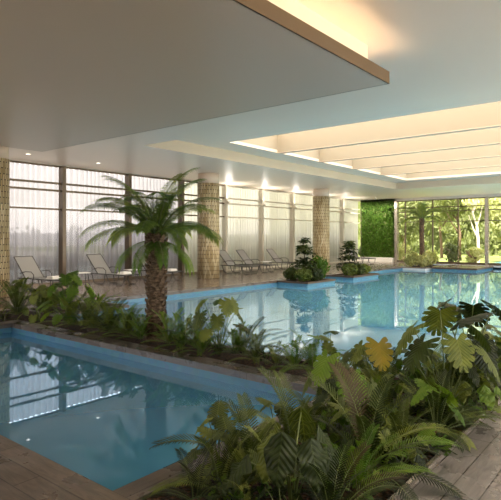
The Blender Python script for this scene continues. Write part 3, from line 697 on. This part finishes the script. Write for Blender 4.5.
PF = [frond_mesh('palm_frond', 1.4, R(80), R(70), 48, .27, .0165, mats('palm_leaf'), .12, .1, .7, (22,55), 11, .013),
      frond_mesh('palm_frond', 1.45, R(56), R(76), 48, .28, .0165, mats('palm_leaf'), .1, .1, .8, (22,55), 12, .013),
      frond_mesh('palm_frond', 1.3, R(28), R(74), 46, .27, .0165, mats('palm_leaf'), .05, .1, .9, (22,55), 13, .013),
      frond_mesh('palm_frond_fresh', 1.0, R(0), R(75), 36, .24, .014, mats('leaf_lime'), .05, .1, .9, (22,55), 14, .013)]
for k in range(36):
    v_ = 0 if k % 5 in (0,) else 1 if k % 5 in (1, 2) else 2
    if v_ == 0 and abs(math.cos(k*2.39996 - R(38.9))) > .8: v_ = 1
    leaf(t, 'frond', PF[v_], k*2.39996, r2.uniform(.82, 1.05), r2.uniform(-.12,.12), HT-.02, 0, .05)
for azd in (110, 200, 240, 285, 345): leaf(t, 'frond', PF[3], R(azd), r2.uniform(.7,.9), r2.uniform(0,.25), HT-.12, 0, .08)
leaf(t, 'frond', PF[0], R(-40), 1.0, -.15, HT, 0, .02)

# ---- palm in the far planter
t = empty('palm_tree', (31.0, 11.75, -.02)); tag(t, 'slender palm standing in the white planter before the garden windows', 'palm tree')
m = MB(); m.tube([(0,0,0),(.03,0,1.0),(-.02,0,2.0),(0,0,2.9)], [.19,.15,.14,.15], 12); m.build('trunk', M['palm_bark'], t)
for k in range(20): leaf(t, 'frond', PF[[0,1,1,2][k % 4]], k*2.4, r2.uniform(.95, 1.15), r2.uniform(-.1,.15), 2.85, 0, .05)

# ---- shrubs in the pool planters
def tier_plant(x, y, h, label, seed):
    r2 = random.Random(seed); t = empty('tiered_plant', (x, y, -.02)); tag(t, label, 'plant')
    m = MB(); m.tube([(0,0,0),(.03,0,h*.5),(0,.02,h)], [.03,.022,.01], 6); m.build('stem', M['stem_dark'], t)
    nt = 9
    for k in range(nt):
        z = h*(.2+.8*k/(nt-1)) + r2.uniform(-.05,.05); rr = (.66 - .46*k/(nt-1))*r2.uniform(.7,1.15)
        m = MB()
        for b in range(4):
            z += r2.uniform(-.05,.06); a = b*1.57 + k*.9 + r2.uniform(-.2,.2); pts = [(0,0,z)] + [(math.cos(a)*rr*q, math.sin(a)*rr*q, z + .1*q - .18*q*q) for q in (.33,.66,1)]
            m.cur = 1; m.tube(pts, .006, 4); m.cur = 0
            for q in range(16):
                f = (q+2)/17; c = Vector((math.cos(a)*rr*f, math.sin(a)*rr*f, z+.1*f-.18*f*f)); s = r2.uniform(.11,.17)
                E = Euler((r2.uniform(-.6,.6), r2.uniform(-.4,.8), r2.uniform(0,6.28))).to_matrix()
                m.poly([c + E @ Vector(w) for w in ((0,-s*.1,0),(s*.6,-s*.35,.01),(s*1.5,0,-.01),(s*.6,s*.35,.01))])
        m.build('branch_tier', mats('leaf_dark', 'stem_dark'), t)
def bush(x, y, r, h, label, seed, mt='leaf_mid', group=None, n=420, ls=(.05,.11)):
    r2 = random.Random(seed); t = empty('leafy_bush', (x, y, -.02)); tag(t, label, 'shrub', group)
    m = MB(); leafcloud(m, (0,0,h*.55), (r, r, h*.5), n, ls[0], ls[1], r2, .5); m.build('foliage', M[mt], t)
    m = MB()
    for k in range(5): a = k*1.25; m.tube([(0,0,0),(math.cos(a)*r*.4, math.sin(a)*r*.4, h*.6)], .01, 4)
    m.build('stem', M['stem_dark'], t)
tier_plant(17.75, 11.55, 1.62, 'tall tiered dark plant in the planter in front of the second slim column', 1)
tier_plant(21.6, 11.6, 1.5, 'tall tiered plant in the planter just right of the second slim column', 2)
for i, (x, y, r_, h_) in enumerate(((17.3,11.3,.35,.5), (17.9,11.2,.4,.5), (18.5,11.3,.42,.95), (18.85,11.8,.3,.7), (17.5,12.0,.35,.5))):
    bush(x, y, r_, h_, 'low leafy bush in the planter in front of the second column', 30+i, ['leaf_mid','leaf_dark','leaf_lime'][i % 3], 'bushes in the second column planter')
for i, (x, y, r_, h_) in enumerate(((21.3,11.4,.38,.55), (22.0,11.4,.4,.5), (22.7,11.5,.4,.45), (23.1,11.9,.3,.35))):
    bush(x, y, r_, h_, 'low leafy bush in the planter beyond the second column', 40+i, ['leaf_mid','leaf_dark'][i % 2], 'bushes in the planter beyond the column')
for i, (x, y, r_, h_) in enumerate(((30.0,12.0,.45,.9), (30.3,11.4,.4,.7), (31.0,11.5,.4,.8), (31.8,11.5,.4,.8), (30.6,12.1,.4,.8))):
    bush(x, y, r_, h_, 'light green bush around the foot of the slender far palm', 50+i, 'garden_leaf', 'bushes at the far palm', 300, (.07,.14))

# ---- planting: strip between the pools, left to right
gs = 'ferny plants along the strip between the pools'; ls_ = 'arching green fern-like plant in the strip between the two pools'
x, y = at(24, 300); monstera(6.0, 11.75, 'small palm-like split-leaf plant with radiating leaves in front of the left column', 13, 1.05, 'fine', seed=2)
monstera(5.95, 9.55, 'bushy split-leaf plant with many broad leaves behind the small pool corner', 24, 1.3, 'finelime', seed=5)
monstera(5.8, 10.5, 'lower split-leaf plant left of the bushy one behind the small pool', 14, .95, 'fine', seed=6)
lance(8.1, 11.6, 'bright green lance-leaved plant in the left planter box above the coping', 16, .95, 'lime')
lance(7.0, 11.5, 'mid green lance-leaved plant in the left planter box behind the split leaves', 14, .9, 'mid')
bush(6.8, 11.9, .35, .5, 'small dense bush at the back of the left planter box', 61)
for i, (x, y, s_, tn) in enumerate(((5.7,11.2,.75,'mid'), (5.0,11.3,.7,'mid'), (4.3,11.3,.75,'dark'), (5.75,9.2,.62,'dark'), (5.8,8.5,.6,'mid'), (5.75,7.9,.62,'dark'), (5.7,7.35,.5,'mid'), (5.75,6.35,.55,'mid'), (5.85,8.15,.55,'mid'), (5.85,7.6,.5,'lime'), (5.85,8.85,.55,'mid'), (5.8,6.1,.5,'mid'), (5.8,4.6,.4,'mid'), (5.7,7.0,.5,'mid'), (5.65,5.5,.42,'lime'), (5.75,3.9,.42,'mid'), (5.8,5.8,.5,'dark'), (5.9,5.05,.45,'mid'))):
    cycad(x, y, ls_, 14, s_*1.3, 'mid' if tn == 'dark' else ('lime' if i % 2 else tn), gs, cone=False)
for i, (x, y) in enumerate(((5.3, 11.0), (4.7, 11.1), (6.0, 8.9), (6.0, 8.1), (5.95, 7.5), (6.0, 6.3), (5.7, 6.0), (5.95, 5.4), (5.8,4.4))):
    lance(x, y, 'low strappy green plant between the fern-like plants of the strip', 11, .55, ['mid','lime','dark'][i % 3], 'strappy plants in the strip between the pools')
x, y = at(222, 344)
monstera(5.85, 5.35, 'slender split-leaf plant with glossy leaves standing alone against the main pool', 0, 1.1, 'fine', spec=((150,0,1.15,.05,'fine'),(110,2,1.2,0,'fine'),(-60,1,1.15,-.05,'fine'),(-100,0,1.2,.1,'fine'),(219,1,1.1,0,'fine'),(39,4,1.1,.1,'finelime'),(180,1,1.25,.1,'fine'),(-80,2,1.2,-.1,'fine'),(129,1,1.1,.3,'fine'),(-50,4,1.0,.15,'fine'),(200,2,1.2,0,'fine'),(240,0,1.2,.15,'fine')))
cycad(5.9, 4.9, 'spiky fern with thin arching blades right of the lone slender split-leaf plant', 9, .62, 'mid', spec=((-45,1,.75,0,'brown'),(-70,2,.7,0,'brown'),(-20,0,.75,.1,'dark')), cone=False)
cycad(5.8, 3.65, 'upright fresh green fern at the end of the strip beside the main pool', 8, .62, 'lime', spec=((129,0,.72,0,'lime'),), cone=False)
monstera(5.9, 3.45, 'split-leaf plant with one tall upright leaf at the right end of the strip', 6, .6, 'mid', spec=((219,4,.8,.0,'mid'),(129,4,.7,.1,'lime')))
cycad(5.75, 4.2, ls_, 10, .42, 'mid', gs, cone=False)

# ---- planting: foreground bed
gx = 'mixed leafy plants filling the foreground bed'
cycad(2.95, 2.35, 'dark feathery cycad at the coping corner with one frond arching over the water', 6, .46, 'dark', spec=((137,1,.86,.2,'dark'),(85,0,.66,.0,'mid'),(60,0,.7,-.05,'mid'),(20,1,.6,0,'mid')), seed=3)
cycad(3.55, 2.42, 'tall green cycad behind the coping corner with upright fronds before the small pool', 7, .58, 'mid', spec=((100,0,.82,-.05,'mid'),(60,0,.75,.0,'mid')), seed=4)
broad(2.85, 1.95, 'plant with large drooping heart-shaped leaves at the front of the bed', 0, 1, 'dark', spec=((150,1,1.15,0,'dark'),(200,0,1.2,0,'dark'),(240,0,1.15,.05,'dark'),(270,0,1.0,.1,'dark'),(219,2,1.0,.1,'lime'),(180,0,1.1,-.05,'mid'),(300,0,1.1,-.1,'dark'),(20,0,1.2,0,'mid')))
cycad(3.55, 1.75, 'cycad near the side deck with a bright frond reaching over the kerb', 9, .72, 'dark', spec=((-48,2,.80,-.05,'lime'),(-60,1,.72,0,'mid'),(110,0,.95,.1,'mid'),(70,0,.95,0,'brown'),(50,0,.9,.05,'brown'),(-85,3,.9,0,'dark')), seed=8)
cycad(2.75, 1.6, 'dark brownish cycad low at the front edge of the picture', 10, .6, 'dark', spec=((-51,1,.6,0,'brown'),(-20,0,.6,.1,'brown')), seed=9)
monstera(4.3, 2.35, 'split-leaf plant with pale green veined leaves in the middle of the bed', 9, .78, 'mid', spec=((219,1,1.0,0,'lime'),(170,0,1.0,.1,'lime'),(129,1,1.0,0,'mid')), seed=10)
monstera(5.1, 2.45, 'split-leaf plant carrying one yellowing leaf at its top', 7, .72, 'mid', spec=((219,0,.98,.05,'yellow'),(129,1,1.0,0,'mid'),(160,0,.9,0,'mid')), seed=12)
monstera(5.25, 1.75, 'tall split-leaf plant towering over the bed against the main pool', 4, .9, 'dark', spec=((-45,0,1.25,.05,'dark'),(30,0,1.4,.02,'mid'),(129,0,1.25,.12,'mid'),(150,1,1.3,-.1,'dark'),(219,0,1.15,.1,'mid'),(-60,4,1.35,.0,'dark'),(-80,1,1.25,0,'mid'),(90,2,1.5,-.1,'mid')), seed=14)
monstera(6.1, 1.78, 'second tall split-leaf plant behind the first at the right edge of view', 4, .9, 'dark', spec=((-51,0,1.4,.05,'dark'),(0,0,1.35,-.05,'dark'),(100,0,1.4,.05,'dark'),(219,1,1.2,0,'dark'),(60,4,1.3,0,'dark')), seed=15)
cycad(4.6, 1.62, 'dark feathery cycad spilling over the kerb of the side deck', 10, .68, 'dark', spec=((-60,2,.75,0,'dark'),(-40,3,.8,0,'dark')), seed=16)
broad(5.6, 1.6, 'broad-leaved plant with one bright rounded leaf beside the kerb', 9, .85, 'mid', spec=((219,1,1.0,0,'lime'),(260,1,.9,0,'lime')), seed=17)
fill = [('l',3.25,2.05,.8,'dark'),('b',3.3,2.25,.75,'mid'),('c',4.0,2.5,.6,'mid'),('l',4.0,2.1,.85,'mid'),('b',3.95,1.95,.8,'mid'),('c',4.15,1.75,.6,'mid'),('l',4.5,2.0,.8,'mid'),('b',4.7,2.5,.75,'dark'),('l',4.75,1.95,.8,'dark'),
 ('c',4.95,2.55,.6,'mid'),('b',5.0,1.65,.7,'mid'),('l',5.4,2.5,.8,'mid'),('b',5.6,2.1,.8,'dark'),('c',5.75,2.65,.6,'dark'),('m',5.5,2.9,.7,'mid'),('l',5.9,2.35,.8,'lime'),('m',6.0,2.05,.65,'mid'),('b',6.4,1.9,.8,'mid'),('c',6.5,1.7,.65,'mid'),
 ('l',6.7,2.0,.85,'mid'),('m',7.1,1.8,.75,'mid'),('c',7.4,1.95,.6,'dark'),('b',7.6,1.7,.8,'mid'),('l',8.0,1.9,.8,'mid'),('m',8.5,1.8,.7,'dark'),('b',9.0,1.9,.8,'mid'),('l',9.6,1.8,.8,'mid'),('m',10.3,1.8,.7,'mid'),('b',11,1.8,.8,'dark'),
 ('l',2.6,2.2,.65,'dark'),('b',2.55,1.8,.6,'dark'),('c',2.45,2.45,.5,'dark'),('l',3.0,1.75,.7,'dark'),('l',3.5,2.15,.7,'mid'),('b',3.8,1.62,.6,'dark'),('l',3.75,2.6,.6,'mid'),('l',3.3,2.6,.5,'mid'),('m',4.9,2.15,.7,'mid'),('l',5.75,3.1,.6,'mid'),('b',4.4,2.6,.6,'mid'),('m',4.0,2.3,.7,'dark'),('l',4.2,1.6,.55,'dark'),('l',5.2,1.56,.6,'mid'),('l',6.1,1.58,.6,'dark')]
r3 = random.Random(77)
for i in range(46):
    x = r3.uniform(2.45, 6.3) if i < 38 else r3.uniform(6.3, 9); y = r3.uniform(1.56, 2.65 if x < 5.3 else 2.1); fill.append((r3.choice('cccmmbb'), x, y, r3.uniform(.5, .78), r3.choice(['mid','mid','dark','lime'])))
K = {'l': (lance, 15, 'strappy lance-leaved plant among the dense foliage of the foreground bed'), 'b': (broad, 11, 'heart-leaved plant among the dense foliage of the foreground bed'),
     'c': (cycad, 10, 'feathery fern-like plant among the dense foliage of the foreground bed'), 'm': (monstera, 8, 'split-leaf plant among the dense foliage of the foreground bed')}
for i, (k, x, y, s_, tn) in enumerate(fill):
    fn, n, lb = K[k]; fn(x, y, lb, n, s_*.86, tn, lb.split(' plant')[0] + ' plants of the foreground bed', seed=100+i)

# ------------------------------------------------------------------ light
w = bpy.data.worlds.new('world'); scene.world = w; w.use_nodes = True; nt = w.node_tree; bg = nt.nodes['Background']
sky = nt.nodes.new('ShaderNodeTexSky'); sky.sky_type = 'NISHITA'; sky.sun_disc = False; sky.sun_elevation = R(48); sky.sun_rotation = R(200); sky.air_density = 1.0; sky.dust_density = 3; sky.ozone_density = 1
mx = nt.nodes.new('ShaderNodeMix'); mx.data_type = 'RGBA'; mx.inputs[0].default_value = .75; nt.links.new(sky.outputs[0], mx.inputs[6]); mx.inputs[7].default_value = (7.9,7.35,6.7,1)
nt.links.new(mx.outputs[2], bg.inputs[0]); bg.inputs[1].default_value = .33
sun = bpy.data.lights.new('sun', 'SUN'); sun.energy = 6; sun.angle = R(1); sun.color = (1,.94,.82)
o = bpy.data.objects.new('sun', sun); col.objects.link(o); o.rotation_euler = Vector((.62, .38, -.85)).to_track_quat('-Z', 'Y').to_euler()

def portal(x, y, z, sx, sy, d):
    l = bpy.data.lights.new('sky_portal', 'AREA'); l.shape = 'RECTANGLE'; l.size = sx; l.size_y = sy; l.cycles.is_portal = True
    o = bpy.data.objects.new('sky_portal', l); col.objects.link(o); o.location = (x, y, z); o.rotation_euler = Vector(d).to_track_quat('-Z', 'Z' if abs(d[2]) < .5 else 'Y').to_euler()
portal(18, YR-.3, 2.2, 36, 4.4, (0,1,0)); portal(XB-.3, 13, 2.2, 9.6, 4.4, (1,0,0)); portal(15, YW+.4, 2.2, 40, 4.4, (0,-1,0)); portal(XW+.4, 5, 2.1, 24, 4.3, (-1,0,0))
vs = scene.view_settings; vs.view_transform = 'Standard'; vs.look = 'None'; vs.gamma = 1; vs.use_curve_mapping = False; vs.exposure = 1.5
c = scene.cycles if hasattr(scene, 'cycles') else None
if c:
    c.use_denoising = True; c.max_bounces = 10; c.diffuse_bounces = 5; c.glossy_bounces = 4; c.transparent_max_bounces = 16; c.sample_clamp_indirect = 6; c.caustics_reflective = False; c.caustics_refractive = False
